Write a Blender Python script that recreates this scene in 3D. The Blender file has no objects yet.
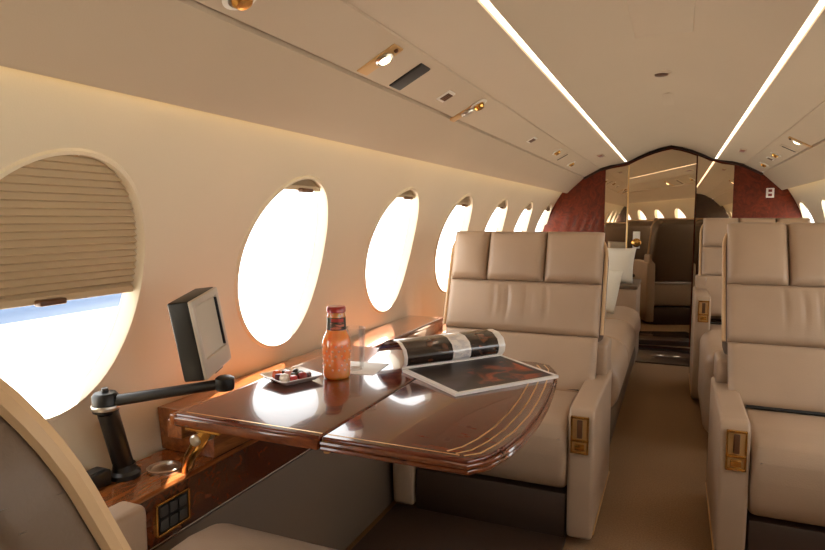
import bpy, bmesh, math, random
from mathutils import Matrix, Vector
random.seed(4)
S = bpy.context.scene
COL = S.collection
PI = math.pi
RS = .965                               # the right side sits a little closer to the centre line
CX, CZ, R0 = -.058, .74, 1.14          # cabin cross-section circle
YA, YB = -1.7, 5.95                     # aft end, forward bulkhead

# ------------------------------------------------------------------ materials
def s2l(c):
    return tuple((x/12.92 if x <= .04045 else ((x+.055)/1.055)**2.4) for x in [v/255 for v in c]) + (1,)

def mat(name, rgb, rough=.5, metal=0, coat=0, spec=.5, bump=None, var=None, emit=None, sheen=0):
    m = bpy.data.materials.new(name); m.use_nodes = True
    nt = m.node_tree; b = nt.nodes['Principled BSDF']
    col = s2l(rgb)
    b.inputs['Base Color'].default_value = col
    b.inputs['Roughness'].default_value = rough
    b.inputs['Metallic'].default_value = metal
    b.inputs['Coat Weight'].default_value = coat
    b.inputs['Coat Roughness'].default_value = .03
    b.inputs['Specular IOR Level'].default_value = spec
    b.inputs['Sheen Weight'].default_value = sheen
    tc = nt.nodes.new('ShaderNodeTexCoord')
    if var:
        n = nt.nodes.new('ShaderNodeTexNoise'); n.inputs['Scale'].default_value = var[0]; n.inputs['Detail'].default_value = 4
        r = nt.nodes.new('ShaderNodeValToRGB')
        r.color_ramp.elements[0].position = .3; r.color_ramp.elements[1].position = .7
        r.color_ramp.elements[0].color = tuple(x*(1-var[1]) for x in col[:3])+(1,)
        r.color_ramp.elements[1].color = tuple(min(1, x*(1+var[1])) for x in col[:3])+(1,)
        nt.links.new(tc.outputs['Object'], n.inputs['Vector']); nt.links.new(n.outputs['Fac'], r.inputs['Fac'])
        nt.links.new(r.outputs['Color'], b.inputs['Base Color'])
    if bump:
        n2 = nt.nodes.new('ShaderNodeTexNoise'); n2.inputs['Scale'].default_value = bump[0]; n2.inputs['Detail'].default_value = 3
        bp = nt.nodes.new('ShaderNodeBump'); bp.inputs['Strength'].default_value = bump[1]; bp.inputs['Distance'].default_value = .002
        nt.links.new(tc.outputs['Object'], n2.inputs['Vector']); nt.links.new(n2.outputs['Fac'], bp.inputs['Height'])
        nt.links.new(bp.outputs['Normal'], b.inputs['Normal'])
    if emit:
        b.inputs['Emission Color'].default_value = s2l(emit[0]); b.inputs['Emission Strength'].default_value = emit[1]
    return m

def wood(name, c0, c1, scale=(1, 1, 1), rough=.25, coat=1.0, burl=False):
    m = mat(name, c0, rough, coat=coat)
    nt = m.node_tree; b = nt.nodes['Principled BSDF']
    tc = nt.nodes.new('ShaderNodeTexCoord'); mp = nt.nodes.new('ShaderNodeMapping')
    mp.inputs['Scale'].default_value = scale
    n = nt.nodes.new('ShaderNodeTexNoise'); n.inputs['Scale'].default_value = 9 if burl else 6
    n.inputs['Detail'].default_value = 8; n.inputs['Roughness'].default_value = .65; n.inputs['Distortion'].default_value = 2.5 if burl else .6
    r = nt.nodes.new('ShaderNodeValToRGB')
    r.color_ramp.elements[0].position = .33; r.color_ramp.elements[1].position = .68
    r.color_ramp.elements[0].color = s2l(c0); r.color_ramp.elements[1].color = s2l(c1)
    nt.links.new(tc.outputs['Object'], mp.inputs['Vector']); nt.links.new(mp.outputs['Vector'], n.inputs['Vector'])
    nt.links.new(n.outputs['Fac'], r.inputs['Fac']); nt.links.new(r.outputs['Color'], b.inputs['Base Color'])
    return m

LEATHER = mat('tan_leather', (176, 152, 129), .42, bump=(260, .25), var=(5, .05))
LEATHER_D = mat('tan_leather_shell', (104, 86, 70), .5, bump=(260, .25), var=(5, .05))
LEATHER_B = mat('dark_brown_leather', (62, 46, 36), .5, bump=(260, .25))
PIPING = mat('leather_piping', (205, 172, 132), .45)
WALLM = mat('cream_wall_panel', (228, 216, 194), .55, bump=(300, .1), var=(2, .02))
CEILM = mat('cream_ceiling_leather', (196, 178, 155), .6, bump=(300, .1), var=(2, .02))
DADO = mat('tan_dado_leather', (108, 93, 79), .55, bump=(300, .15))
CARPET = mat('brown_carpet', (150, 118, 86), .95, bump=(420, .8), var=(160, .18), spec=.1, sheen=.1)
TABLEW = wood('mahogany_gloss', (66, 22, 9), (114, 44, 18), (2.5, 14, 14), .2, .6)
TABLEE = wood('mahogany_edge', (84, 36, 16), (132, 66, 30), (3, 12, 12), .2)
LEDGEW = wood('walnut_ledge', (112, 58, 26), (166, 98, 48), (10, 1.6, 10), .25)
BURL = wood('burl_veneer', (70, 24, 10), (112, 42, 18), (1.3, 1.3, 1.3), .5, .12, burl=True)
BURLD = wood('dark_burl_veneer', (58, 26, 14), (104, 52, 26), (2, 2, 2), .2, burl=True)
DARKW = wood('dark_wood', (30, 14, 9), (52, 26, 14), (2, 8, 8), .35)
BRASS = mat('brass', (222, 172, 92), .22, metal=1)
BRASSD = mat('inlay_brass', (216, 180, 124), .35, metal=.8)
BEZEL = mat('satin_gold_bezel', (206, 166, 112), .45, metal=.4)
CHROME = mat('brushed_steel', (205, 200, 192), .28, metal=1)
BLACK = mat('black_plastic', (18, 17, 17), .4)
BLACKG = mat('dark_grille', (58, 56, 54), .6)
BROWNP = mat('brown_plastic', (96, 62, 38), .4)
DARKGAP = mat('dark_recess', (22, 16, 12), .8)
REDLENS = mat('dark_red_lens', (122, 40, 28), .3)
WHITEP = mat('white_plastic', (232, 226, 216), .4)
GREYP = mat('silver_bezel', (198, 188, 174), .35, metal=.2)
SCREEN = mat('grey_screen', (208, 198, 182), .15, spec=.6)  # pale grey-beige paints the reflections on the screen into its colour
PORCEL = mat('white_porcelain', (240, 238, 234), .12, coat=.5)
PAPER = mat('white_napkin', (244, 242, 238), .8)
PILLOW = mat('white_pillow_linen', (226, 220, 204), .85, bump=(350, .4))
SHADE = mat('beige_pleated_shade', (204, 184, 152), .8)
MIRROR = mat('smoked_mirror', (212, 194, 170), .015, metal=1)
STRIP = mat('lit_strip_diffuser', (255, 240, 214), .5, emit=((255, 238, 212), 3.2))
COVE = mat('lit_cove_strip', (255, 226, 150), .5, emit=((255, 224, 140), 3.2))
LAMPM = mat('lit_lamp_lens', (255, 240, 214), .5, emit=((255, 226, 180), 8))
TARMAC = mat('pale_concrete', (205, 203, 198), .9, var=(.3, .05))
WINGM = mat('pale_blue_wing_paint', (64, 88, 124), .35)

def clear(name, rgb=(255, 255, 255), refl=.12, k=.15):
    m = bpy.data.materials.new(name); m.use_nodes = True; nt = m.node_tree; nt.nodes.clear()
    o = nt.nodes.new('ShaderNodeOutputMaterial'); mx = nt.nodes.new('ShaderNodeMixShader')
    t = nt.nodes.new('ShaderNodeBsdfTransparent'); t.inputs['Color'].default_value = s2l(rgb)
    g = nt.nodes.new('ShaderNodeBsdfGlossy'); g.inputs['Roughness'].default_value = .02
    f = nt.nodes.new('ShaderNodeLayerWeight'); f.inputs['Blend'].default_value = refl
    mu = nt.nodes.new('ShaderNodeMath'); mu.operation = 'MULTIPLY'; mu.inputs[1].default_value = k
    nt.links.new(f.outputs['Fresnel'], mu.inputs[0]); nt.links.new(mu.outputs[0], mx.inputs[0]); nt.links.new(t.outputs[0], mx.inputs[1]); nt.links.new(g.outputs[0], mx.inputs[2])
    nt.links.new(mx.outputs[0], o.inputs['Surface'])
    return m
PANE = clear('window_pane_acrylic', refl=.06)
TUMBLER = clear('tumbler_glass', (255, 255, 255), .35, .5)

def juice_mat():
    m = mat('orange_juice_glass', (255, 150, 78), .08, coat=1, spec=.6)
    b = m.node_tree.nodes['Principled BSDF']
    b.inputs['Subsurface Weight'].default_value = 1
    b.inputs['Subsurface Radius'].default_value = (.06, .025, .01); b.inputs['Subsurface Scale'].default_value = 1
    return m
JUICE = juice_mat()
DIMPLE = mat('pale_glass_bumps', (255, 196, 160), .2, coat=.5)
CAPRED = mat('red_metal_cap', (168, 40, 30), .3, coat=.5)

def mask_mat(name, base, layers, rough=.3, coat=.6, noise=None):
    """printed paper: rectangles (x0,x1,y0,y1,rgb) in the object's own UV layout"""
    m = mat(name, base, rough, coat=coat); nt = m.node_tree; b = nt.nodes['Principled BSDF']
    uv = nt.nodes.new('ShaderNodeUVMap'); sp = nt.nodes.new('ShaderNodeSeparateXYZ')
    nt.links.new(uv.outputs[0], sp.inputs[0])
    def op(kind, a, v):
        n = nt.nodes.new('ShaderNodeMath'); n.operation = kind
        for i, q in enumerate((a, v)):
            if isinstance(q, (int, float)): n.inputs[i].default_value = q
            else: nt.links.new(q, n.inputs[i])
        return n.outputs[0]
    prev = None
    for x0, x1, y0, y1, rgb, ns in layers:
        f = op('MULTIPLY', op('MULTIPLY', op('GREATER_THAN', sp.outputs[0], x0), op('LESS_THAN', sp.outputs[0], x1)),
               op('MULTIPLY', op('GREATER_THAN', sp.outputs[1], y0), op('LESS_THAN', sp.outputs[1], y1)))
        if ns:
            n = nt.nodes.new('ShaderNodeTexNoise'); n.inputs['Scale'].default_value = ns[0]; n.inputs['Detail'].default_value = 5
            n.inputs['Distortion'].default_value = 1.0
            nt.links.new(uv.outputs[0], n.inputs['Vector'])
            mr = nt.nodes.new('ShaderNodeMapRange'); mr.inputs[1].default_value = ns[1]; mr.inputs[2].default_value = ns[2]
            nt.links.new(n.outputs['Fac'], mr.inputs[0]); f = op('MULTIPLY', f, mr.outputs[0])
        mx = nt.nodes.new('ShaderNodeMix'); mx.data_type = 'RGBA'
        nt.links.new(f, mx.inputs[0])
        if prev is None: mx.inputs[6].default_value = s2l(base)
        else: nt.links.new(prev, mx.inputs[6])
        mx.inputs[7].default_value = s2l(rgb); prev = mx.outputs[2]
    nt.links.new(prev, b.inputs['Base Color'])
    return m

# ------------------------------------------------------------------ helpers
def obj(name, bm, m, parent=None, smooth=True, angle=40):
    bmesh.ops.recalc_face_normals(bm, faces=bm.faces)
    me = bpy.data.meshes.new(name); bm.to_mesh(me); bm.free()
    me.materials.append(m)
    if smooth:
        me.polygons.foreach_set('use_smooth', [True]*len(me.polygons))
        me.set_sharp_from_angle(angle=math.radians(angle))
    o = bpy.data.objects.new(name, me); COL.objects.link(o)
    if parent: o.parent = parent
    return o

def thing(name, label, cat, loc=(0, 0, 0), rotz=0, group=None, matrix=None):
    o = bpy.data.objects.new(name, None); COL.objects.link(o); o.empty_display_size = .05
    if matrix is not None: o.matrix_world = matrix
    else: o.location = loc; o.rotation_euler = (0, 0, rotz)
    return tag(o, label, cat, group)

def tag(o, label, cat, group=None):
    o['label'] = label; o['category'] = cat
    if group: o['group'] = group
    return o

def struct(name, bm, m, parent=None, **k):
    o = obj(name, bm, m, parent, **k); o['kind'] = 'structure'; return o

def B(): return bmesh.new()

def merge(bm, tmp, M=None):
    if M is not None: tmp.transform(M)
    me = bpy.data.meshes.new('tmp'); tmp.to_mesh(me); tmp.free(); bm.from_mesh(me); bpy.data.meshes.remove(me)

def box(bm, x0, x1, y0, y1, z0, z1, bev=0, seg=3, M=None):
    t = B()
    bmesh.ops.create_cube(t, size=1, matrix=Matrix.Translation(((x0+x1)/2, (y0+y1)/2, (z0+z1)/2)) @ Matrix.Diagonal((x1-x0, y1-y0, z1-z0, 1)))
    if bev: bmesh.ops.bevel(t, geom=list(t.edges), offset=bev, segments=seg, profile=.5, affect='EDGES')
    merge(bm, t, M); return bm

def prism(bm, pts, axis, a, b, bev=0, seg=2, M=None):
    """extrude a 2D outline: axis 0 -> pts are (y,z) ; axis 2 -> pts are (x,y) ; axis 1 -> (x,z)"""
    t = B()
    def mk(p, h): return {0: (h, p[0], p[1]), 1: (p[0], h, p[1]), 2: (p[0], p[1], h)}[axis]
    v0 = [t.verts.new(mk(p, a)) for p in pts]; v1 = [t.verts.new(mk(p, b)) for p in pts]
    t.faces.new(v0[::-1]); t.faces.new(v1)
    n = len(pts)
    for i in range(n): t.faces.new((v0[i], v0[(i+1) % n], v1[(i+1) % n], v1[i]))
    bmesh.ops.recalc_face_normals(t, faces=t.faces)
    if bev: bmesh.ops.bevel(t, geom=list(t.edges), offset=bev, segments=seg, profile=.5, affect='EDGES')
    merge(bm, t, M); return bm

def lathe(bm, prof, n=32, M=None, cap=True):
    t = B(); rings = []
    for r, z in prof:
        rings.append([t.verts.new((r*math.cos(2*PI*i/n), r*math.sin(2*PI*i/n), z)) for i in range(n)])
    for a, b in zip(rings, rings[1:]):
        for i in range(n): t.faces.new((a[i], a[(i+1) % n], b[(i+1) % n], b[i]))
    if cap: t.faces.new(rings[0][::-1]); t.faces.new(rings[-1])
    merge(bm, t, M); return bm

def tube(bm, pts, r, n=10, M=None, closed=False):
    t = B(); P = [Vector(p) for p in pts]; rings = []; L = len(P)
    up = None
    for i, p in enumerate(P):
        if closed: d = (P[(i+1) % L]-P[i-1]).normalized()
        else: d = (P[min(i+1, L-1)]-P[max(i-1, 0)]).normalized()
        if up is None:
            up = Vector((0, 0, 1)) if abs(d.z) < .9 else Vector((1, 0, 0))
        s = d.cross(up).normalized(); up = s.cross(d).normalized()
        rr = r[i] if isinstance(r, (list, tuple)) else r
        rings.append([t.verts.new(p+rr*(math.cos(2*PI*k/n)*s+math.sin(2*PI*k/n)*up)) for k in range(n)])
    pr = list(zip(rings, rings[1:])) + ([(rings[-1], rings[0])] if closed else [])
    for a, b in pr:
        for k in range(n): t.faces.new((a[k], a[(k+1) % n], b[(k+1) % n], b[k]))
    if not closed: t.faces.new(rings[0][::-1]); t.faces.new(rings[-1])
    merge(bm, t, M); return bm

def cluster(n, e):
    """0..1 positions, dense inside the edge band e"""
    k = 5
    a = [e*(1-math.cos(PI/2*i/k)) for i in range(k)]
    mid = [e+(1-2*e)*i/n for i in range(n+1)]
    return a + mid + [1-x for x in a[::-1]]

def pad(bm, M, w, h, t, edge=.03, crown=.012, n=14, wr=None, side=.3):
    """stuffed leather panel: x across (centred), y up from 0, z out"""
    us = cluster(n, min(.45, edge/w)); vs = cluster(n, min(.45, edge/h)); tb = B()
    def fall(d, e):
        q = min(max(d, 0)/e, 1); return math.sqrt(max(0, 1-(1-q)**2))
    g = []
    for v in vs:
        row = []
        for u in us:
            f = fall(min(u, 1-u)*w, edge)*fall(min(v, 1-v)*h, edge)
            z = t*(side+(1-side)*f) + crown*16*u*(1-u)*v*(1-v)
            if wr: z += wr(u, v)*f
            row.append(tb.verts.new(((u-.5)*w, v*h, z)))
        g.append(row)
    for j in range(len(vs)-1):
        for i in range(len(us)-1):
            tb.faces.new((g[j][i], g[j][i+1], g[j+1][i+1], g[j+1][i]))
    rim = [g[0][i] for i in range(len(us))] + [g[j][-1] for j in range(1, len(vs))] + [g[-1][i] for i in range(len(us)-2, -1, -1)] + [g[j][0] for j in range(len(vs)-2, 0, -1)]
    low = [tb.verts.new((v.co.x, v.co.y, 0)) for v in rim]
    for i in range(len(rim)): tb.faces.new((rim[i-1], rim[i], low[i], low[i-1]))
    tb.faces.new(low)
    merge(bm, tb, M); return bm

def frame(o, x, y, z=None):
    x = Vector(x).normalized(); y = Vector(y).normalized(); z = x.cross(y)
    return Matrix(((x.x, y.x, z.x, o[0]), (x.y, y.y, z.y, o[1]), (x.z, y.z, z.z, o[2]), (0, 0, 0, 1)))

def copy_tree(o, parent=None):
    c = o.copy(); COL.objects.link(c)
    if parent: c.parent = parent
    for ch in [q for q in COL.objects if q.parent == o]: copy_tree(ch, c)
    return c

# ------------------------------------------------------------------ camera
F = 615.0
cam = bpy.data.objects.new('camera', bpy.data.cameras.new('camera')); COL.objects.link(cam)
cam.data.sensor_width = 36; cam.data.lens = 36*F/825; cam.data.clip_start = .02
cam.location = (0, 0, 1.15)
cam.rotation_euler = (math.radians(90-5.295), 0, math.radians(23.075))
S.camera = cam

# ------------------------------------------------------------------ shell
def cyl(phi, y, R=R0, side=-1):
    return (CX+side*R*math.cos(phi)*(RS if side > 0 else 1), y, CZ+R*math.sin(phi))

PHC, AY, AS = .241, .226, .280
S_LO, S_HI = -.27*R0-PHC*R0, .69*R0-PHC*R0
WINY = [.857+.813*i for i in range(-3, 7)]
PITCH = .813

def rect_pts(n=20):
    p = []
    for i in range(n): p.append((-PITCH/2+PITCH*i/n, S_LO))
    for i in range(n): p.append((PITCH/2, S_LO+(S_HI-S_LO)*i/n))
    for i in range(n): p.append((PITCH/2-PITCH*i/n, S_HI))
    for i in range(n): p.append((-PITCH/2, S_HI-(S_HI-S_LO)*i/n))
    return p
RP = rect_pts()

def wall(name, side):
    bm = B()
    for yc in WINY:
        rings = []
        for k in range(8):
            f = k/7
            ring = []
            for (dy, ds) in RP:
                t = math.atan2(ds/AS, dy/AY); ey, es = AY*math.cos(t), AS*math.sin(t)
                y = ey+(dy-ey)*f; s = es+(ds-es)*f
                ring.append(bm.verts.new(cyl(PHC+s/R0, yc+y, R0, side)))
            rings.append(ring)
        n = len(RP)
        for a, b in zip(rings, rings[1:]):
            for i in range(n): bm.faces.new((a[i], a[(i+1) % n], b[(i+1) % n], b[i]))
    # lower sidewall
    x1 = CX+side*.962*(RS if side > 0 else 1)
    lo = cyl(-.27, 0, R0, side)
    y0, y1 = WINY[0]-PITCH/2, WINY[-1]+PITCH/2
    pr = [(x1, 0), (x1, .44), (lo[0], .44), (lo[0], lo[2])]
    vs = [[bm.verts.new((p[0], y, p[1])) for p in pr] for y in (y0, y1)]
    for i in range(3): bm.faces.new((vs[0][i], vs[0][i+1], vs[1][i+1], vs[1][i]))
    bmesh.ops.remove_doubles(bm, verts=bm.verts, dist=1e-5)
    return struct(name, bm, WALLM)

wall('wall_left', -1); wall('wall_right', 1)

def window(idx, yc, side, shade_tab=True):
    bm = B(); n = 64
    def ell(k, R, dr=0):
        return [cyl(PHC+(AS+k)*math.sin(2*PI*i/n)/R0, yc+(AY+k)*math.cos(2*PI*i/n), R, side) for i in range(n)]
    rings = [ell(.012, R0-.0005), ell(.009, R0-.006), ell(.002, R0-.007), ell(-.002, R0-.001), ell(-.006, R0+.028), ell(-.010, R0+.034)]
    rv = [[bm.verts.new(p) for p in r] for r in rings]
    for a, b in zip(rv, rv[1:]):
        for i in range(n): bm.faces.new((a[i], a[(i+1) % n], b[(i+1) % n], b[i]))
    w = struct('window_%d' % idx, bm, WALLM)
    bm = B()
    g = [[bm.verts.new(cyl(PHC+(AS-.008)*f*math.sin(2*PI*i/n)/R0, yc+(AY-.008)*f*math.cos(2*PI*i/n), R0+.031, side)) for i in range(n)] for f in (1, .75, .5, .25, .03)]
    for a, b in zip(g, g[1:]):
        for i in range(n): bm.faces.new((a[i], a[(i+1) % n], b[(i+1) % n], b[i]))
    bm.faces.new(g[-1])
    obj('window_pane', bm, PANE, w)
    return w

def shade(yc, side, zbot, label, group, drop):
    """pleated blind in the window reveal, from its top down to zbot"""
    t = thing('window_shade', label, 'window shade', cyl(PHC, yc, R0+.03, side), 0, group)
    o = Vector(t.location)
    phi_b = math.asin((zbot-CZ)/R0); bm = B()
    ptop = PHC+(AS-.006)/R0
    npl = max(4, int(drop))
    rows = []
    for j in range(npl*2+1):
        ph = phi_b+(ptop-phi_b)*j/(npl*2)
        s = (ph-PHC)*R0
        hw = (AY-.0045)*math.sqrt(max(0.001, 1-(s/(AS-.004))**2))
        R = R0+.015+(.006 if j % 2 else -.006)
        rows.append([bm.verts.new(Vector(cyl(ph, yc+hw*(2*i/12-1), R, side))-o) for i in range(13)])
    for a, b in zip(rows, rows[1:]):
        for i in range(12): bm.faces.new((a[i], a[i+1], b[i+1], b[i]))
    obj('pleated_fabric', bm, SHADE, t, smooth=False)
    s = (phi_b-PHC)*R0; hw = (AY-.008)*math.sqrt(max(.001, 1-(s/(AS-.004))**2))
    bm = B(); c = Vector(cyl(phi_b, yc, R0+.014, side))-o
    box(bm, c.x-.009, c.x+.009, -hw, hw, c.z-.012, c.z+.004, .003)
    obj('bottom_rail', bm, SHADE, t)
    bm = B(); c = Vector(cyl(phi_b, yc, R0-.002, side))-o
    box(bm, c.x-.01, c.x+.012, -.03, .03, c.z-.012, c.z+.001, .004)
    obj('pull_tab', bm, BROWNP, t)
    return t

k = 1
for i, yc in enumerate(WINY):
    if yc > 5.6 and False: continue
    window(k, yc, -1); k += 1
for i, yc in enumerate(WINY):
    window(k, yc, 1); k += 1
shade(WINY[3], -1, .985, 'beige pleated shade pulled halfway down over the nearest left window', None, 19)
ords = {4: 'the left window behind the bottle', 5: 'the second bright left window'}
for i in (4, 5):
    shade(WINY[i], -1, 1.243, 'narrow pleated shade pulled up at the top of ' + ords[i], None, 5)
for i in (6, 7, 8, 9):
    shade(WINY[i], -1, 1.225, 'pulled up pleated shade in ' + {6: 'the left window just behind the near left seat back', 7: 'the second left window showing past the near left seat back',
          8: 'the second left window back from the red wood bulkhead', 9: 'the left window closest to the red wood bulkhead'}[i], None, 5)

# ceiling, bins and service panel as one lining
LP = [(-.945, 1.46), (-.955, 1.40), (-.962, 1.386), (-.955, 1.381), (-.945, 1.386), (-.895, 1.434), (-.80, 1.522), (-.806, 1.545), (-.796, 1.547), (-.79, 1.530),
      (-.657, 1.60), (-.655, 1.605), (-.56, 1.630), (-.438, 1.647), (-.438, 1.658), (-.417, 1.662), (-.417, 1.652), (-.33, 1.697), (-.24, 1.737), (-.15, 1.766), (CX, 1.785)]
PROF = LP + [(CX+(CX-x)*RS, z) for x, z in LP[-2::-1]]
bm = B()
ys = [YA, YB+.02]
rows = [[bm.verts.new((x, y, z)) for x, z in PROF] for y in ys]
for i in range(len(PROF)-1): bm.faces.new((rows[0][i], rows[0][i+1], rows[1][i+1], rows[1][i]))
struct('ceiling', bm, CEILM, angle=25)

bm = B(); box(bm, -1.3, 1.2, YA-.05, YB+.1, -.05, 0); struct('floor', bm, CARPET)
bm = B(); box(bm, -.5, .4, 5.15, YB-.12, 0, .012, .003); struct('trim_1', bm, DARKW)

# bulkhead slab follows the cabin outline
def outline(inset=0):
    p = [(CX-.962, 0), (CX-.962, .45)]
    for i in range(13):
        q = cyl(-.25+(.60+.25)*i/12, 0, R0+.01, -1); p.append((q[0], q[2]))
    p += [(x-.004 if i < 3 else x, z+.004) for i, (x, z) in enumerate(LP) if i in (1, 6, 10, 12, 13, 17, 18, 19, 20)]
    q = p + [(CX+(CX-x)*RS, z) for x, z in p[-2::-1]]
    return q
bm = B(); prism(bm, outline(), 1, YB, YB+.06); BURL.node_tree.nodes['Principled BSDF'].inputs['Specular IOR Level'].default_value = .2
struct('wall_front', bm, BURL, smooth=False)
bm = B(); prism(bm, outline(), 1, YA-.06, YA); struct('wall_back', bm, DARKW, smooth=False)
# dark arch moulding where the ceiling meets the bulkhead
bm = B()
AR = [(-.80, 1.522), (-.657, 1.598), (-.54, 1.634), (-.43, 1.662), (-.33, 1.697), (-.24, 1.735), (-.15, 1.763), (CX, 1.783)]
arch = [(x, YB-.012, z-.006) for x, z in AR]; arch = arch+[(CX+(CX-x)*RS, y, z) for x, y, z in arch[-2::-1]]
tube(bm, arch, .014, 8); struct('trim_2', bm, DARKW)

def ceil_z(x):
    x = CX-(abs(x-CX)/(RS if x > CX else 1))
    for (a, za), (b, zb) in zip(LP, LP[1:]):
        if a <= x <= b and b > a: return za+(zb-za)*(x-a)/(b-a)
    return LP[-1][1]
def mirror_panel(x0, x1, label):
    top = [(x0+(x1-x0)*i/6, ceil_z(x0+(x1-x0)*i/6)-.03) for i in range(7)]
    bm = B(); prism(bm, [(x0, .012), (x1, .012)] + top[::-1], 1, YB-.012, YB-.001)
    return tag(obj('mirror_panel', bm, MIRROR, smooth=False), label, 'mirror')
mirror_panel(-.604, -.412, 'narrow tall smoked mirror panel left of the mirrored door')
mirror_panel(.16, .444, 'narrow tall smoked mirror panel right of the mirrored door')

# mirrored door, a little ajar (hinge on the right edge)
door = bpy.data.objects.new('door_1', None); COL.objects.link(door); door['kind'] = 'structure'
door.location = (.146, YB-.03, 0); door.rotation_euler = (0, 0, math.radians(9.6))
DW = .545
bm = B(); prism(bm, [(-DW, .02), (0, .02)]+[(-DW*i/8, ceil_z(.146-DW*i/8)-.04) for i in range(9)], 1, -.012, .012); obj('door_leaf', bm, MIRROR, door, smooth=False)
bm = B(); box(bm, -DW-.012, -DW, -.016, .016, .02, ceil_z(.146-DW)-.045, .003); obj('edge_trim', bm, BRASSD, door)
bm = B(); box(bm, -DW, 0, -.014, .014, .014, .06, .003); obj('kick_strip', bm, DARKW, door)
hx = -DW+.075
bm = B(); box(bm, hx-.03, hx+.03, -.02, -.012, .88, 1.03, .003); h = obj('door_handle', bm, WHITEP, door)
bm = B(); lathe(bm, [(.034, 0), (.04, .006), (.03, .014), (.014, .018), (.014, .035), (.028, .042), (.033, .056), (.026, .068), (.006, .072)], 24,
                Matrix.Translation((hx, -.02, .93)) @ Matrix.Rotation(PI/2, 4, 'X')); obj('knob', bm, BRASS, h)

# dado facing behind the left seats
bm = B(); box(bm, -1.019, -1.012, YA, 5.9, .005, .435, .002); struct('baseboard_left', bm, DADO)
bm = B(); box(bm, .865, .871, YA, 5.9, .005, .435, .002); struct('baseboard_right', bm, DADO)

# ------------------------------------------------------------------ light strips
def strip(x, label):
    sx = -1 if x < CX else 1
    k = RS if sx > 0 else 1
    xa, xb = sorted((CX+sx*k*(.436-.058), CX+sx*k*(.419-.058)))
    z1, z2 = (1.6535, 1.657) if sx < 0 else (1.657, 1.6535)
    t = B(); y0, y1 = YA, YB-.03
    d = .004
    vs = [t.verts.new(p) for p in ((xa, y0, z1), (xb, y0, z2), (xb, y1, z2), (xa, y1, z1), (xa, y0, z1+d), (xb, y0, z2+d), (xb, y1, z2+d), (xa, y1, z1+d))]
    for f in ((0, 1, 2, 3), (4, 5, 6, 7), (0, 1, 5, 4), (1, 2, 6, 5), (2, 3, 7, 6), (3, 0, 4, 7)): t.faces.new([vs[i] for i in f])
    return tag(obj('light_strip', t, STRIP, smooth=False), label, 'ceiling light')
strip(-.427, 'long glowing ceiling light strip over the left seats')
strip(.311, 'long glowing ceiling light strip over the right seats')
for sx, nm in ((-1, 'left'), (1, 'right')):
    bm = B(); xa = CX+sx*(.962-.058-.004)*(RS if sx > 0 else 1)
    box(bm, min(xa, xa-sx*.004), max(xa, xa-sx*.004), YA+.05, YB-.05, 1.402, 1.418)
    bmesh.ops.translate(bm, vec=(sx*.004, 0, 0), verts=bm.verts)
    tag(obj('cove_light', bm, COVE, smooth=False), 'thin yellow cove light glowing along the top of the %s wall' % nm, 'cove light')

# ------------------------------------------------------------------ overhead service units
EN = Vector((.143, 0, .075)).normalized()
def psu_frame(xy, side):
    """x along the cabin, y up across the sloped panel, z into the cabin"""
    x, y = xy
    f = (abs(x-CX)/(RS if side > 0 else 1)-.599)/(.742-.599)
    z = 1.60+(1.525-1.60)*f
    e = Vector((EN.x if side < 0 else -EN.x, 0, EN.z))
    ax = Vector((0, -1, 0)) if side < 0 else Vector((0, 1, 0))
    m = frame((x, y, z), ax, e)
    if m.col[2][2] > 0: m = frame((x, y, z), -ax, e)
    return m
def reading_light(x, y, side, label, lit=True, group='reading lights in the overhead panels'):
    t = thing('reading_light', label, 'reading light', matrix=psu_frame((x, y), side), group=group)
    bm = B(); box(bm, -.028, .028, -.062, .062, -.004, .004, .003); obj('bezel', bm, BEZEL, t)
    bm = B(); lathe(bm, [(.024, 0), (.026, .006), (.022, .010), (.018, .008)], 24, Matrix.Translation((0, .012, .003))); obj('lamp_ring', bm, CHROME, t)
    bm = B(); lathe(bm, [(.018, .006), (.015, .011), (.006, .013)], 24, Matrix.Translation((0, .012, .003))); obj('lamp_lens', bm, LAMPM if lit else CHROME, t)
    bm = B(); lathe(bm, [(.006, 0), (.006, .006), (.003, .008)], 12, Matrix.Translation((.0, .05, .003))); obj('switch', bm, BROWNP, t)
    return t
def grille(x, y, side, label):
    t = thing('speaker_grille', label, 'speaker', matrix=psu_frame((x, y), side))
    bm = B(); box(bm, -.037, .037, -.058, .058, -.003, .004, .004); obj('grille_frame', bm, BLACK, t)
    bm = B(); box(bm, -.032, .032, -.053, .053, .002, .0055, .002); obj('mesh_cover', bm, BLACKG, t)
def vent(x, y, side, label, w=.024, h=.022):
    t = thing('control_switch', label, 'switch panel', matrix=psu_frame((x, y), side))
    bm = B(); box(bm, -w-.006, w+.006, -h-.006, h+.006, -.003, .004, .003); obj('bezel', bm, WHITEP, t)
    for q in (-1, 0, 1):
        bm = B(); box(bm, q*w*.66-w*.26, q*w*.66+w*.26, -h*.8, h*.8, .003, .007, .002); obj('push_button', bm, BROWNP, t)
def gasper(x, y, side, label):
    t = thing('air_vent', label, 'air vent', matrix=psu_frame((x, y), side), group='round air vents in the overhead panels')
    bm = B(); lathe(bm, [(.034, 0), (.036, .005), (.026, .008), (.02, .004)], 28); obj('flange', bm, WHITEP, t)
    bm = B(); lathe(bm, [(.02, .002), (.021, .014), (.015, .022), (.006, .023)], 24); obj('nozzle', bm, BRASS, t)
def slot(x, y, side, label, m=DARKGAP, w=.012, h=.05):
    t = thing('oxygen_panel', label, 'oxygen mask panel', matrix=psu_frame((x, y), side))
    bm = B(); box(bm, -.05, .05, -h, h, -.003, .003, .002); obj('cover_door', bm, CEILM, t)
    bm = B(); box(bm, -w, w, -h*.8, h*.8, .002, .0045, .001); obj('slot', bm, m, t)

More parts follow.
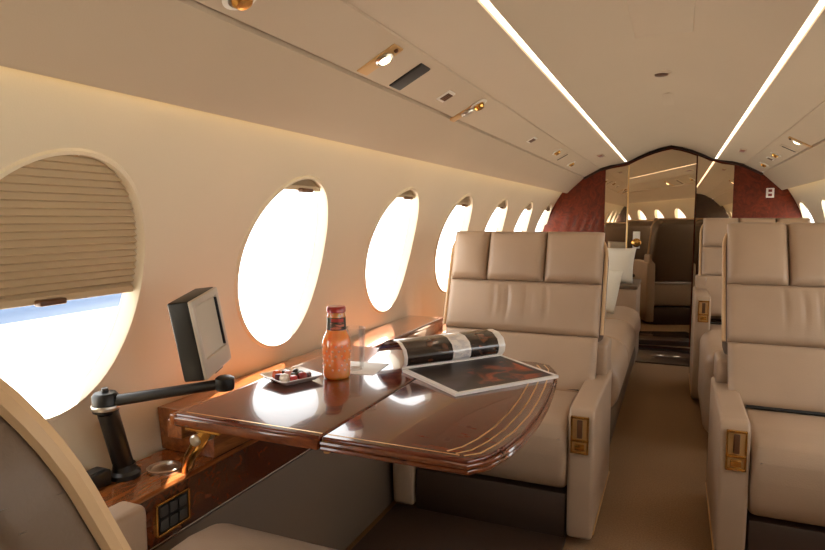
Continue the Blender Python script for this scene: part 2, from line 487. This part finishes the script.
gasper(-.744, .945, -1, 'round brass air vent cut by the top edge of the photo')
reading_light(-.728, 1.49, -1, 'lit brass-framed reading light just before the dark speaker grille')
grille(-.731, 1.695, -1, 'dark rectangular speaker grille in the left overhead panel')
vent(-.731, 2.004, -1, 'small square switch panel between speaker grille and round vent')
gasper(-.70, 2.27, -1, 'round brass air vent beside the small switch panel, left side')
reading_light(-.755, 2.27, -1, 'brass reading light next to the round air vent on the left side', lit=False)
vent(-.722, 3.32, -1, 'small switch panel alone in the left overhead panel halfway to the bulkhead', .03, .02)
slot(-.725, 4.3, -1, 'panel with dark slot in the left overhead, closer to the bulkhead')
gasper(-.71, 4.0, -1, 'round brass air vent just ahead of the dark slot, left overhead')
gasper(-.735, 4.75, -1, 'small round air vent closest to the bulkhead, left overhead')
reading_light(.60, 3.9, 1, 'lit reading light in the right overhead panel above the right seats')
slot(.60, 4.25, 1, 'panel with dark slot just past the reading light, right overhead')
gasper(.585, 4.65, 1, 'round air vent past the dark slot, right overhead')
vent(.59, 4.95, 1, 'small switch panel past the round vent, right overhead', .03, .02)
gasper(.60, 5.35, 1, 'round air vent closest to the bulkhead, right overhead')
def sign(x, y, side, label):
    z = ceil_z(x)
    sl = Vector((.117, 0, .022)) if side < 0 else Vector((-.117, 0, .022))
    m = frame((x, y, z-.002), (0, 1, 0), sl)
    if m.col[2][2] > 0: m = frame((x, y, z-.002), (0, -1, 0), sl)
    t = thing('cabin_sign', label, 'sign', matrix=m)
    bm = B(); box(bm, -.075, .075, -.022, .022, -.003, .006, .003); obj('housing', bm, CEILM, t)
    bm = B(); box(bm, -.066, .066, -.015, .015, .004, .0075, .002); obj('lens', bm, REDLENS, t)
sign(-.55, 5.0, -1, 'dark red unlit sign lens by the left ceiling light strip')
sign(.42, 5.0, 1, 'dark red unlit sign lens by the right ceiling light strip')
# ceiling centre: detector and hatches
t = thing('smoke_detector', 'small dark oval fitting on the ceiling centre line', 'smoke detector', (-.08, 2.963, 1.785))
bm = B(); lathe(bm, [(.045, 0), (.042, -.006), (.03, -.010)], 28); obj('base_plate', bm, CEILM, t)
bm = B(); lathe(bm, [(.03, -.008), (.026, -.016), (.008, -.018)], 24); obj('sensor_cap', bm, BROWNP, t)
bm = B()
box(bm, -.16, .04, 3.45, 3.80, 1.779, 1.789, .003)
tag(obj('ceiling_hatch', bm, CEILM), 'plain cream access hatch in the ceiling beyond the dark oval fitting', 'hatch')
bm = B()
box(bm, -.15, .03, 1.55, 2.3, 1.763, 1.775, .003)
tag(obj('ceiling_hatch', bm, CEILM), 'plain cream ceiling hatch at the top edge of the photo', 'hatch')
# bulkhead switch
t = thing('wall_switch', 'small white switch plate on the red wood bulkhead, right side', 'switch', (.72, YB, 1.36))
bm = B(); box(bm, -.03, .03, -.006, 0, -.04, .04, .003); obj('plate', bm, WHITEP, t)
for q in (-1, 1):
    bm = B(); box(bm, -.014, .014, -.010, -.005, q*.018-.011, q*.018+.011, .002); obj('push_button', bm, REDLENS, t)

# ------------------------------------------------------------------ seats
def wrinkle(seed, amp=.0085):
    rnd = random.Random(seed); xs = [(rnd.uniform(.3, .72), rnd.uniform(.008, .016), rnd.uniform(.5, 1)) for _ in range(7)]
    def f(u, v):
        return -amp*sum(a*math.exp(-((u-c-.02*math.sin(3*v))/w)**2) for c, w, a in xs)*math.exp(-((v-.6)/.3)**2)
    return f

def seat(loc, rotz, label, pivot, top, seams, cuts, half=.345, ah=.38, bol=(.50, .70, .63), arm_z=.50, plates=(1, 1), seed=1, arm_len=.62, cz=0, arm_y=0, leg=False, flat=1, bev=.03, thick=.14):
    """front at y=0 facing -y; x across"""
    t = thing('armchair', label, 'seat', loc, rotz, 'tan leather cabin seats')
    ax = ah-.088
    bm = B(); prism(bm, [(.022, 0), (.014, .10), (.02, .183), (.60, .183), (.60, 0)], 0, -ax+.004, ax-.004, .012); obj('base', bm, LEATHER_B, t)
    # cushion: thick rounded front roll
    bm = B()
    pf = [(.03, .19), (-.005, .225), (-.022, .30), (-.022, .36+cz), (-.008, .415+cz), (.035, .448+cz), (.12, .458+cz), (.30, .452+cz), (pivot[0]+.10, .44+cz), (pivot[0]+.10, .19)]
    prism(bm, pf, 0, -ax+.002, ax-.002, .03, 5); obj('seat_cushion', bm, LEATHER, t, angle=60)
    bm = B(); tube(bm, [(-ax+.02, pivot[0]-.02, .455), (ax-.02, pivot[0]-.02, .455)], .007, 8); obj('hinge_bar', bm, BLACK, t)
    if leg:
        bm = B(); box(bm, -ah+.03, ah-.03, -.80, -.03, .05, .495, .08, 5); obj('leg_rest', bm, LEATHER, t, angle=60)
    # backrest
    dy, dz = top[0]-pivot[0], top[1]-pivot[1]; L = math.hypot(dy, dz); s, c = dy/L, dz/L
    M = Matrix(((1, 0, 0, 0), (0, s, -c, pivot[0]), (0, c, s, pivot[1]), (0, 0, 0, 1)))
    bk = B()
    cor = [(half-.075+.075*math.sin(a), L-.10+.10*math.cos(a)) for a in [PI/2*k/8 for k in range(9)]]
    out = [(-ax+.01, 0), (ax-.01, 0), (ax-.005, .18), (half-.002, .26)]+cor[::-1]+[(-x, y) for x, y in cor]+[(-half+.002, .26), (-ax+.005, .18)]
    prism(bk, out, 2, -thick, 0.004, bev, 4, M)
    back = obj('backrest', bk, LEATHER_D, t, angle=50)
    lv = [max(0, (z-pivot[1])/c) for z in seams]
    bm = B(); pad(bm, M @ Matrix.Translation((0, .0, 0)), 2*half-.028, lv[0], .035*flat, .03, .012*flat); obj('backrest_panel', bm, LEATHER, back, angle=70)
    bm = B(); pad(bm, M @ Matrix.Translation((0, lv[0], 0)), 2*half-.022, lv[1]-lv[0], .036*flat, .026, .014*flat, n=64, wr=wrinkle(seed)); obj('backrest_panel', bm, LEATHER, back, angle=70)
    for a, b in zip(cuts, cuts[1:]):
        bm = B(); pad(bm, M @ Matrix.Translation(((a+b)/2, lv[1], 0)), b-a, L-lv[1]+(.004 if flat == 1 else -.035), .05*flat, .028, .016*flat, side=.2); obj('headrest_panel', bm, LEATHER, back, angle=70)
    bm = B(); pp = [Vector((x*(1.0), y, .006)) for x, y in [(half, .26)]+cor[::-1]+[(-x, y) for x, y in cor]+[(-half, .26)]]
    tube(bm, [M @ p for p in pp], .008, 8); obj('piping', bm, PIPING, back)
    # arms
    for i, q in enumerate((-1, 1)):
        bm = B()
        x0, x1 = sorted((q*ax, q*ah))
        prism(bm, [(.01+arm_y, .03), (-.004+arm_y, .25), (.004+arm_y, arm_z-.03), (.03+arm_y, arm_z-.004), (.08+arm_y, arm_z), (arm_len, arm_z), (arm_len, .03)], 0, x0, x1, .014, 4)
        arm = obj('armrest', bm, LEATHER, t, angle=50)
        if plates[i]:
            xm = q*(ah-.047); za, zb = arm_z-.155, arm_z-.025
            bm = B()
            for (p0, p1, r0, r1) in ((-.03, -.024, za, zb), (.024, .03, za, zb), (-.03, .03, za, za+.007), (-.03, .03, zb-.007, zb), (-.03, .03, za+.042, za+.05)):
                box(bm, xm+p0, xm+p1, -.012, .0, r0, r1, .0015)
            fr = obj('control_plate', bm, BRASS, arm)
            bm = B(); box(bm, xm-.025, xm+.025, -.006, .002, za+.004, zb-.004, .001); obj('recess', bm, BEZEL, fr)
            bm = B(); box(bm, xm-.009, xm+.009, -.013, -.004, za+.055, zb-.012, .003); obj('lever', bm, BROWNP, fr)
            bm = B(); box(bm, xm-.016, xm+.016, -.011, -.004, za+.012, za+.034, .002); obj('latch_button', bm, BRASS, fr)
        bm = B(); x0, x1 = sorted((q*(ah-.082), q*(ah-.012)))
        box(bm, x0, x1, bol[0], bol[1], arm_z-.02, bol[2], .018, 4); obj('side_bolster', bm, LEATHER, t)
        bm = B(); x0, x1 = sorted((q*(ah-.004), q*(ah+.004))); box(bm, x0, x1, .03, arm_len-.02, .045, .056, .002); obj('skirt_trim', bm, BRASSD, t)
    return t

near = seat((-.608, 2.11, 0), 0, 'tan leather seat facing camera across the table, behind the open magazine', (.42, .42), (.64, 1.08), (.655, .868), (-.333, -.165, .092, .333), seed=3, plates=(0, 1))
bm = B(); box(bm, -.375, .29, -.52, .03, .001, .022, .006); obj('floor_shade_plate', bm, LEATHER_B, near)  # added dark sheet standing in for the shade on the floor under the table
seat((.507, 2.15, 0), 0, 'tan leather seat cut by the right edge of the photo, facing camera', (.40, .44), (.80, 1.115), (.66, .875), (-.304, -.085, .13, .304), ah=.350, half=.315, seed=5, plates=(1, 0), bol=(.50, .68, .60), arm_z=.505)
seat((.495, 4.10, 0), 0, 'tan leather seat behind the right seat, showing past its aisle side', (.42, .50), (.64, 1.14), (.76, .95), (-.318, -.10, .12, .318), ah=.366, half=.33, seed=8, plates=(1, 0), arm_z=.675, bol=(.45, .62, .76), leg=True)
seat((-.645, 1.055, 0), PI, 'tan leather seat at lower left with its back to camera, facing the table', (.552, .44), (.838, 1.065), (.62, .82), (-.27, -.11, .11, .27), half=.305, ah=.355, seed=11, plates=(0, 0), bol=(.20, .52, .60), arm_z=.46, arm_len=.66, cz=.045, arm_y=.16, flat=.12, bev=.012, thick=.042)

# ------------------------------------------------------------------ sofa, end cabinet, pillows
t = thing('sofa', 'long tan leather side sofa along the left wall behind the near left seat', 'sofa', (-.62, 4.0, 0))
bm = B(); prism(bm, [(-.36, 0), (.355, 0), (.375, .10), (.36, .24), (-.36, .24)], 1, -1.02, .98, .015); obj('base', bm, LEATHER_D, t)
for a, b in ((-1.02, -.35), (-.345, .31), (.315, .98)):
    bm = B(); prism(bm, [(-.36, .24), (.37, .245), (.405, .30), (.40, .40), (.36, .455), (.28, .475), (-.36, .46)], 1, a, b, .025, 4); obj('seat_cushion', bm, LEATHER, t, angle=60)
    bm = B(); prism(bm, [(-.385, .46), (-.18, .46), (-.20, .60), (-.27, .82), (-.31, .85), (-.36, .84)], 1, a, b, .02, 3); obj('back_cushion', bm, LEATHER, t, angle=60)
bm = B(); box(bm, -.36, .37, -1.11, -1.02, 0, .50, .02); obj('armrest', bm, LEATHER, t)
t = thing('end_cabinet', 'low tan leather end cabinet between the sofa and the bulkhead', 'cabinet', (-.60, 5.25, 0))
bm = B(); box(bm, -.36, .345, -.25, .35, 0, .60, .015); obj('body', bm, LEATHER, t)
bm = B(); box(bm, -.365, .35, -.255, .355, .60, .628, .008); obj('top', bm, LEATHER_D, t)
def pillow(name, loc, rot, w, h, th, label):
    bm = B(); n = 18; g = {}
    for sgn in (1, -1):
        for j in range(n+1):
            for i in range(n+1):
                u, v = 2*i/n-1, 2*j/n-1
                k = (max(0, (1-u*u)*(1-v*v)))**.42
                pin = 1-.10*(u*u+v*v-2*u*u*v*v)*0-.07*((1-u*u)*v*v*0)
                x = u*w/2*(1-.06*(1-v*v)*abs(u)**3+.0); y = v*h/2*(1-.06*(1-u*u)*abs(v)**3)
                if sgn < 0 and (i in (0, n) or j in (0, n)): g[sgn, i, j] = g[1, i, j]
                else: g[sgn, i, j] = bm.verts.new((x, sgn*k*th/2, y+h/2))
        for j in range(n):
            for i in range(n): bm.faces.new((g[sgn, i, j], g[sgn, i+1, j], g[sgn, i+1, j+1], g[sgn, i, j+1]))
    o = tag(obj(name, bm, PILLOW, angle=180), label, 'pillow', 'white throw pillows')
    o.location = loc; o.rotation_euler = rot
    return o
pillow('throw_pillow', (-.50, 4.46, .492), (-.30, 0, math.radians(-30)), .31, .31, .12, 'white throw pillow standing on the sofa seat, nearer of the two')
pillow('throw_pillow', (-.47, 5.13, .632), (-.35, 0, math.radians(-8)), .36, .30, .12, 'white throw pillow leaning on top of the end cabinet by the mirrors')

# ------------------------------------------------------------------ side console, ledge, table
t = thing('side_console', 'long dark wood side console along the left wall with a switch panel', 'console', (-1.012, .80, .44))
bm = B(); prism(bm, [(-.140, .002), (0, .002), (0, .115), (-.155, .115)], 1, 0, 5.0); obj('front_panel', bm, BURLD, t)
bm = B(); prism(bm, [(-.155, .115), (.004, .115), (.006, .120), (.002, .126), (-.160, .126)], 1, -.005, 5.0); obj('top', bm, LEDGEW, t)
p = B()
for (y0, y1, z0, z1) in ((.155, .255, .018, .023), (.155, .255, .088, .093), (.155, .160, .018, .093), (.250, .255, .018, .093)):
    box(p, 0, .006, y0, y1, z0, z1, .001)
pl = obj('switch_panel', p, BRASS, t)
bm = B(); box(bm, -.001, .002, .158, .252, .02, .091); obj('panel_plate', bm, BLACK, pl)
for i in range(3):
    for j in range(2):
        bm = B(); box(bm, .001, .006, .166+i*.028, .188+i*.028, .028+j*.031, .052+j*.031, .002); obj('push_button', bm, BLACKG, pl)
bm = B(); lathe(bm, [(.036, .124), (.038, .131), (.031, .132), (.028, .128), (.010, .1285)], 36, Matrix.Translation((-.068, .252, 0))); obj('cup_holder_lid', bm, CHROME, t)

bm = B(); prism(bm, [(-1.181, .567), (-1.012, .567), (-1.012, .674), (-1.1915, .674)], 1, 1.145, 2.75, .003)
led = tag(obj('side_ledge', bm, LEDGEW), 'raised wood ledge along the left wall under the bright windows', 'ledge')
bm = B(); box(bm, -1.03, -1.008, 1.14, 2.75, .655, .676, .004); obj('edge_strip', bm, TABLEE, led)

t = thing('folding_table', 'glossy dark mahogany folding table with brass inlay lines', 'table', (0, 0, .70))
ARC = [(-.31, .966), (-.285, 1.00), (-.268, 1.06), (-.256, 1.14), (-.251, 1.25), (-.254, 1.36), (-.262, 1.47), (-.274, 1.58), (-.288, 1.66), (-.31, 1.71), (-.35, 1.73)]
def leaf(x0, name, outl):
    bm = B(); prism(bm, outl, 2, 0.014, .040, .004, 3); o = obj(name, bm, TABLEW, t, angle=50)
    return o
inner = leaf(0, 'inner_leaf', [(-.955, .966), (-.602, .966), (-.602, 1.73), (-.955, 1.73)])
outer = leaf(0, 'outer_leaf', [(-.598, .966)]+ARC+[(-.598, 1.73)])
def inset(pts, d):
    r = []
    for i in range(len(pts)):
        a = Vector(pts[max(i-1, 0)]); b = Vector(pts[min(i+1, len(pts)-1)]); dd = (b-a).normalized()
        r.append((pts[i][0]-dd.y*d, pts[i][1]+dd.x*d))
    return r
def ribbon(bm, pts, w, z):
    q = inset(pts, w)
    a = [bm.verts.new((x, y, z)) for x, y in pts]; b = [bm.verts.new((x, y, z)) for x, y in q]
    a2 = [bm.verts.new((x, y, z+.0006)) for x, y in pts]; b2 = [bm.verts.new((x, y, z+.0006)) for x, y in q]
    n = len(pts)
    for i in range(n-1):
        bm.faces.new((a2[i], a2[i+1], b2[i+1], b2[i])); bm.faces.new((a[i], a[i+1], a2[i+1], a2[i])); bm.faces.new((b[i], b[i+1], b2[i+1], b2[i]))
for d in (.014, .034, .056):
    c = inset(ARC[:-1], d); c[0] = (c[0][0]+.0, .966+.014+d*.2); bm = B(); ribbon(bm, c, .0035, .0398); obj('inlay_line', bm, BRASSD, outer)
bm = B(); ribbon(bm, [(-.595, .982), (-.33, .982)], .003, .0398); obj('inlay_line', bm, BRASSD, outer)
bm = B(); ribbon(bm, [(-.94, .982), (-.606, .982)], .003, .0398); obj('inlay_line', bm, BRASSD, inner)
# moulded rims under the leaves
bm = B(); prism(bm, [(-.955, .960), (-.603, .960), (-.603, .975), (-.955, .975)], 2, .014, .034, .004); obj('edge_moulding', bm, TABLEE, inner)
bm = B(); tube(bm, [(-.597, .964, .029)]+[(x+.003 if i else x, y-.002, .029) for i, (x, y) in enumerate(ARC)], .005, 8); tube(bm, [(-.597, .965, .019)]+[(x+.001, y, .019) for x, y in ARC], .005, 8); obj('edge_moulding', bm, TABLEE, outer)
bm = B(); box(bm, -.974, -.957, .968, 1.73, .012, .036, .003); box(bm, -1.003, -.962, .990, 1.73, -.026, .014, .003); obj('wall_rail', bm, LEDGEW, t)
bm = B(); box(bm, -.90, -.62, 1.02, 1.68, -.004, .015, .003); obj('slide_carriage', bm, DARKW, t)
bm = B(); box(bm, -.606, -.594, .985, 1.70, -.0, .015, .002); obj('fold_hinge', bm, BRASSD, t)
# brass bracket between console and table
bm = B()
tube(bm, [(-.885, .985, .012), (-.895, .982, -.004), (-.915, .985, -.03), (-.945, .995, -.062), (-.975, 1.02, -.095), (-1.005, 1.045, -.122)], [.013, .014, .015, .013, .013, .011], 10)
box(bm, -.935, -.845, .970, 1.02, .004, .018, .003)
br = obj('support_bracket', bm, BRASS, t)
bm = B(); lathe(bm, [(.012, 0), (.012, .05), (.008, .054)], 16, Matrix.Translation((-.905, .985, -.012)) @ Matrix.Rotation(PI/2, 4, 'X') @ Matrix.Translation((0, 0, -.03))); obj('pivot_pin', bm, CHROME, br)

# ------------------------------------------------------------------ monitor on its swing arm
CT = .566
t = thing('monitor_stand', 'black post with a hinged swing arm standing on the side console', 'monitor stand', (-1.13, .985, CT+.0005))
bm = B(); lathe(bm, [(.034, 0), (.034, .01), (.026, .016), (.024, .03)], 24); obj('base_collar', bm, BLACK, t)
topv = Vector((.012, -.052, .185))
bm = B(); tube(bm, [(0, 0, .02), topv*.9], .0215, 20); obj('post', bm, BLACK, t)
bm = B(); lathe(bm, [(.026, -.018), (.027, -.014), (.027, .018), (.022, .024), (.008, .026), (.007, .034)], 24, Matrix.Translation(topv)); ej = obj('elbow_joint', bm, BLACK, t)
bm = B(); lathe(bm, [(.0285, -.012), (.0295, -.010), (.0295, -.004), (.0285, -.002)], 24, Matrix.Translation(topv)); obj('chrome_ring', bm, CHROME, ej)
e = Vector((-.885, 1.035, .795))-Vector((-1.135, .985, CT))
bm = B(); st = topv+Vector((.02, .01, .006)); tube(bm, [st, st.lerp(e, .5), e], [.0125, .0115, .011], 14); obj('swing_arm', bm, BLACK, t)
bm = B(); lathe(bm, [(.018, -.014), (.02, -.01), (.02, .012), (.014, .016)], 20, Matrix.Translation(e)); obj('swivel_joint', bm, BLACK, t)
# screen: face turned to the aisle, leaning back
yaw = math.radians(15.5)
fx = Vector((-math.sin(yaw), math.cos(yaw), 0)); nrm = Vector((math.cos(yaw), math.sin(yaw), 0))
lean = math.radians(9)
up = (Vector((0, 0, 1))*math.cos(lean)-nrm*math.sin(lean)*.75-fx*.14).normalized()
fxo = (fx-up*fx.dot(up)).normalized()
M = frame((-.890, .985, .812), fxo, up)
t = thing('monitor', 'small black and silver screen on the swing arm above the table', 'monitor', matrix=M)
W, Hh = .128, .172
bm = B(); box(bm, 0, W, 0, Hh, -.046, 0, .004); obj('housing', bm, BLACK, t)
bm = B()
for a in ((0, W, 0, .042), (0, W, Hh-.018, Hh), (0, .017, .03, Hh-.01), (W-.017, W, .03, Hh-.01)): box(bm, a[0]+.001, a[1]-.001, a[2]+.001, a[3]-.001, -.002, .007, .003)
obj('bezel', bm, GREYP, t)
bm = B(); box(bm, .016, W-.016, .040, Hh-.017, -.001, .003); obj('screen', bm, SCREEN, t)
bm = B(); box(bm, W-.0195, W-.016, .044, Hh-.02, .002, .0085, .001); obj('inner_rim', bm, BLACK, t)
bm = B(); box(bm, W*.55, W*.85, -.012, .004, -.026, -.008, .003); obj('mount_lug', bm, BLACK, t)
t = thing('outlet_box', 'small black box beside the monitor post on the side console', 'outlet box', (-1.145, .915, CT))
bm = B(); box(bm, -.022, .022, -.03, .03, 0, .034, .004); obj('body', bm, BLACK, t)
bm = B(); box(bm, -.014, .014, -.02, .02, .033, .037, .002); obj('lid', bm, BLACKG, t)

# ------------------------------------------------------------------ things on the table
TZ = .740
# bottle
t = thing('juice_bottle', 'glass bottle of orange juice with a red cap and dark green neck label', 'bottle', (-.792, 1.36, TZ))
prof = [(.0, .0), (.030, 0), (.034, .004), (.035, .012), (.0352, .05), (.0368, .075), (.0365, .092), (.033, .107), (.0272, .118), (.0245, .126), (.0235, .16), (.0215, .168), (.021, .172)]
bm = B(); lathe(bm, prof[1:], 40); body = obj('juice_body', bm, JUICE, t, angle=60)
bm = B()
for j in range(6):
    for i in range(14):
        if (i*7+j*3) % 5 == 0: continue
        a = 2*PI*(i+.5*(j % 2))/14; z = .026+j*.012
        r = .0353+(.0014 if z > .06 else 0)
        lathe(bm, [(.0032, 0), (.0026, .001), (.0012, .0016)], 8, Matrix.Translation((r*math.cos(a), r*math.sin(a), z)) @ Matrix.Rotation(a, 4, 'Z') @ Matrix.Rotation(PI/2, 4, 'Y'))
obj('glass_dimples', bm, DIMPLE, body)
bm = B(); uvl = bm.loops.layers.uv.new('UVMap'); n = 40
lo = [bm.verts.new((.0249*math.cos(2*PI*i/n), .0249*math.sin(2*PI*i/n), .126)) for i in range(n)]
hi = [bm.verts.new((.0241*math.cos(2*PI*i/n), .0241*math.sin(2*PI*i/n), .158)) for i in range(n)]
for i in range(n):
    f = bm.faces.new((lo[i], lo[(i+1) % n], hi[(i+1) % n], hi[i]))
    for l, uv in zip(f.loops, ((i/n, 0), ((i+1)/n, 0), ((i+1)/n, 1), (i/n, 1))): l[uvl].uv = uv
LABEL = mask_mat('bottle_label_print', (34, 44, 26), [(.72, .98, .08, .62, (214, 120, 92), (7, .42, .55)), (.74, .97, .66, .92, (196, 60, 48), None), (.50, .66, .1, .9, (60, 78, 40), (9, .45, .55))], .45, .2)
obj('neck_label', bm, LABEL, t)
bm = B(); lathe(bm, [(.0225, .170), (.0245, .172), (.0245, .182), (.0225, .185), (.008, .1855)], 36); obj('cap', bm, CAPRED, t)
# napkin + glass
bm = B(); box(bm, -.065, .065, -.065, .065, 0, .0012)
o = tag(obj('napkin', bm, PAPER, smooth=False), 'white paper napkin lying under the empty glass', 'napkin'); o.location = (-.785, 1.468, TZ); o.rotation_euler = (0, 0, .12)
bm = B(); lathe(bm, [(.026, .0), (.0265, .004), (.033, .112), (.032, .113), (.0312, .112), (.0245, .008), (.004, .007)], 36)
o = tag(obj('drinking_glass', bm, TUMBLER, angle=50), 'empty clear tumbler glass standing right behind the juice bottle', 'glass'); o.location = (-.792, 1.452, TZ+.0013)
# tray of sweets
TA = math.radians(-24)
t = thing('serving_dish', 'small square white dish of sweets beside the juice bottle', 'dish', (-.88, 1.283, TZ), TA)
bm = B(); n = 12
def sq(h, z, r=.01):
    return [(x*h, y*h, z) for x, y in ((-.86, -1), (.86, -1), (1, -.86), (1, .86), (.86, 1), (-.86, 1), (-1, .86), (-1, -.86))]
rings = [[bm.verts.new(p) for p in q] for q in (sq(.036, 0), sq(.046, .004), sq(.060, .016), sq(.0605, .0175), sq(.059, .018), sq(.045, .007), sq(.03, .005))]
for a, b in zip(rings, rings[1:]):
    for i in range(8): bm.faces.new((a[i], a[(i+1) % 8], b[(i+1) % 8], b[i]))
bm.faces.new(rings[0][::-1]); bm.faces.new(rings[-1])
obj('dish_body', bm, PORCEL, t, angle=30)
sweets = [(-.028, -.024, 0, 'orange', (222, 92, 40)), (-.008, -.03, 1, 'dark plum', (92, 30, 38)), (.014, -.028, 0, 'white', (236, 228, 218)), (.03, -.012, 1, 'red', (186, 44, 44)),
          (-.03, .004, 1, 'brown chocolate', (58, 32, 22)), (-.006, -.004, 0, 'pale pink', (214, 150, 140)), (.012, .0, 2, 'dark green', (44, 52, 30)), (.03, .014, 0, 'dark red', (140, 34, 34)),
          (-.02, .026, 2, 'black chocolate', (30, 22, 20)), (.004, .024, 2, 'olive green', (74, 76, 44)), (.026, .032, 1, 'deep burgundy', (76, 22, 28))]
ca, sa = math.cos(TA), math.sin(TA)
for i, (x, y, kd, nm, rgb) in enumerate(sweets):
    m = mat('sweet_'+nm.replace(' ', '_'), rgb, .35, coat=.3)
    bm = B()
    if kd == 0: lathe(bm, [(.008, 0), (.0105, .003), (.011, .008), (.009, .013), (.004, .0155)], 16); bmesh.ops.scale(bm, vec=(1.15, 1.15, 1.25), verts=bm.verts)
    elif kd == 1: box(bm, -.010, .010, -.009, .009, 0, .015, .004, 3)
    else: prism(bm, [(-.013, 0), (.013, 0), (.010, .012), (.0, .018), (-.010, .011)], 1, -.007, .007, .003, 2)
    o = tag(obj('sweet', bm, m, angle=60), nm + ' sweet on the small white dish', 'sweet', 'sweets on the white dish')
    o.location = (-.88+ca*x-sa*y, 1.283+sa*x+ca*y, TZ+.0062); o.rotation_euler = (0, 0, TA+i*.9)
# magazine
A, Bc, C, D = Vector((-.658, 1.473, 0)), Vector((-.452, 1.312, 0)), Vector((-.262, 1.572, 0)), Vector((-.456, 1.745, 0))
sdir = (D-A).normalized(); SL = (D-A).length; ldir = Vector((-sdir.y, sdir.x, 0))
t = thing('magazine', 'open glossy magazine on the table, one page curled over', 'magazine', (A.x, A.y, TZ))
def block(z0, z1):
    bm = B(); q = [Vector((0, 0, 0)), Bc-A, C-A, D-A]
    prism(bm, [(p.x, p.y) for p in q], 2, z0, z1, 0); return bm
obj('page_block', block(.0005, .0075), PAPER, t, smooth=False)
PG = mask_mat('magazine_right_page', (240, 238, 236), [(.03, .97, .04, .965, (34, 26, 30), None), (.03, .97, .04, .965, (60, 48, 66), (2.2, .48, .62)), (.25, .95, .30, .92, (178, 84, 40), (3.2, .50, .66)), (.35, .9, .4, .85, (120, 40, 24), (6, .55, .62))], .45, .12)
def uvquad(z, P, m, name):
    bm = B(); ul = bm.loops.layers.uv.new('UVMap'); nu = 8; g = []
    for j in range(nu+1):
        g.append([])
        for i in range(nu+1):
            u, v = i/nu, j/nu
            p = (P[0]*(1-u)+P[1]*u)*(1-v)+(P[3]*(1-u)+P[2]*u)*v
            g[-1].append((bm.verts.new((p.x, p.y, z)), u, v))
    for j in range(nu):
        for i in range(nu):
            c = [g[j][i], g[j][i+1], g[j+1][i+1], g[j+1][i]]
            f = bm.faces.new([q[0] for q in c])
            for l, q in zip(f.loops, c): l[ul].uv = (q[1], q[2])
    return obj(name, bm, m, t)
uvquad(.0079, [Vector((0, 0, 0)), Bc-A, C-A, D-A], PG, 'right_page')
CP = mask_mat('magazine_curled_page', (238, 234, 230), [(.03, .46, .06, .62, (38, 24, 18), None), (.06, .42, .12, .56, (96, 56, 34), (5, .48, .6)), (.12, .3, .34, .62, (206, 196, 188), (4, .52, .6)),
              (.64, .93, .06, .62, (40, 28, 22), None), (.66, .9, .1, .56, (112, 66, 40), (6, .5, .6)), (.48, .62, .08, .9, (214, 212, 214), (14, .45, .6)), (.0, 1, .66, 1, (84, 84, 130), (2.5, .46, .52))], .25, .8)
prof = [(.0, .008), (-.012, .022), (-.015, .040), (-.006, .060), (.018, .075), (.05, .079), (.085, .071), (.118, .054), (.148, .030)]
bm = B(); ul = bm.loops.layers.uv.new('UVMap'); ns = 12
fine = []
for i in range(len(prof)-1):
    for q in range(3): fine.append(tuple(prof[i][k]+(prof[i+1][k]-prof[i][k])*q/3 for k in (0, 1)))
fine.append(prof[-1])
for off in (0, .0035):
    g = []
    for j in range(ns+1):
        row = []
        for i, (l, z) in enumerate(fine):
            nx = 1 if i < 12 else 0
            p = sdir*(SL*j/ns)+ldir*(l+(off if i < 14 else 0))
            row.append((bm.verts.new((p.x, p.y, z-(off if i >= 14 else 0))), j/ns, i/(len(fine)-1)))
        g.append(row)
    for j in range(ns):
        for i in range(len(fine)-1):
            c = [g[j][i], g[j+1][i], g[j+1][i+1], g[j][i+1]]
            f = bm.faces.new([q[0] for q in c])
            for l_, q in zip(f.loops, c): l_[ul].uv = (q[1], q[2])
obj('curled_page', bm, CP, t, angle=180)

# ------------------------------------------------------------------ outside
bm = B(); box(bm, -60, 60, -60, 60, -2.2, -2.0); struct('ground', bm, TARMAC)
bm = B(); prism(bm, [(-3.0, 0.2), (-3.0, 3.2), (-9.5, 0.4), (-9.5, -.9)], 2, .62, .74, .04)
tag(obj('aircraft_wing', bm, WINGM), 'pale blue aircraft wing seen through the nearest left window', 'wing')

# ------------------------------------------------------------------ light
w = bpy.data.worlds.new('world'); S.world = w; w.use_nodes = True
bg = w.node_tree.nodes['Background']; bg.inputs['Color'].default_value = (1.0, 1.0, .985, 1); bg.inputs['Strength'].default_value = 4.7
sun = bpy.data.objects.new('sun', bpy.data.lights.new('sun', 'SUN')); COL.objects.link(sun)
sun.data.energy = 38; sun.data.angle = .01; sun.data.color = (1, .92, .78)
sun.rotation_euler = Vector((.21, -.72, -.78)).to_track_quat('-Z', 'Y').to_euler()

S.view_settings.view_transform = 'Standard'; S.view_settings.look = 'None'
S.view_settings.exposure = 0; S.view_settings.gamma = 1; S.view_settings.use_curve_mapping = False
S.cycles.max_bounces = 10; S.cycles.diffuse_bounces = 5; S.cycles.transparent_max_bounces = 12
S.cycles.caustics_reflective = False; S.cycles.caustics_refractive = False
S.cycles.sample_clamp_indirect = 6
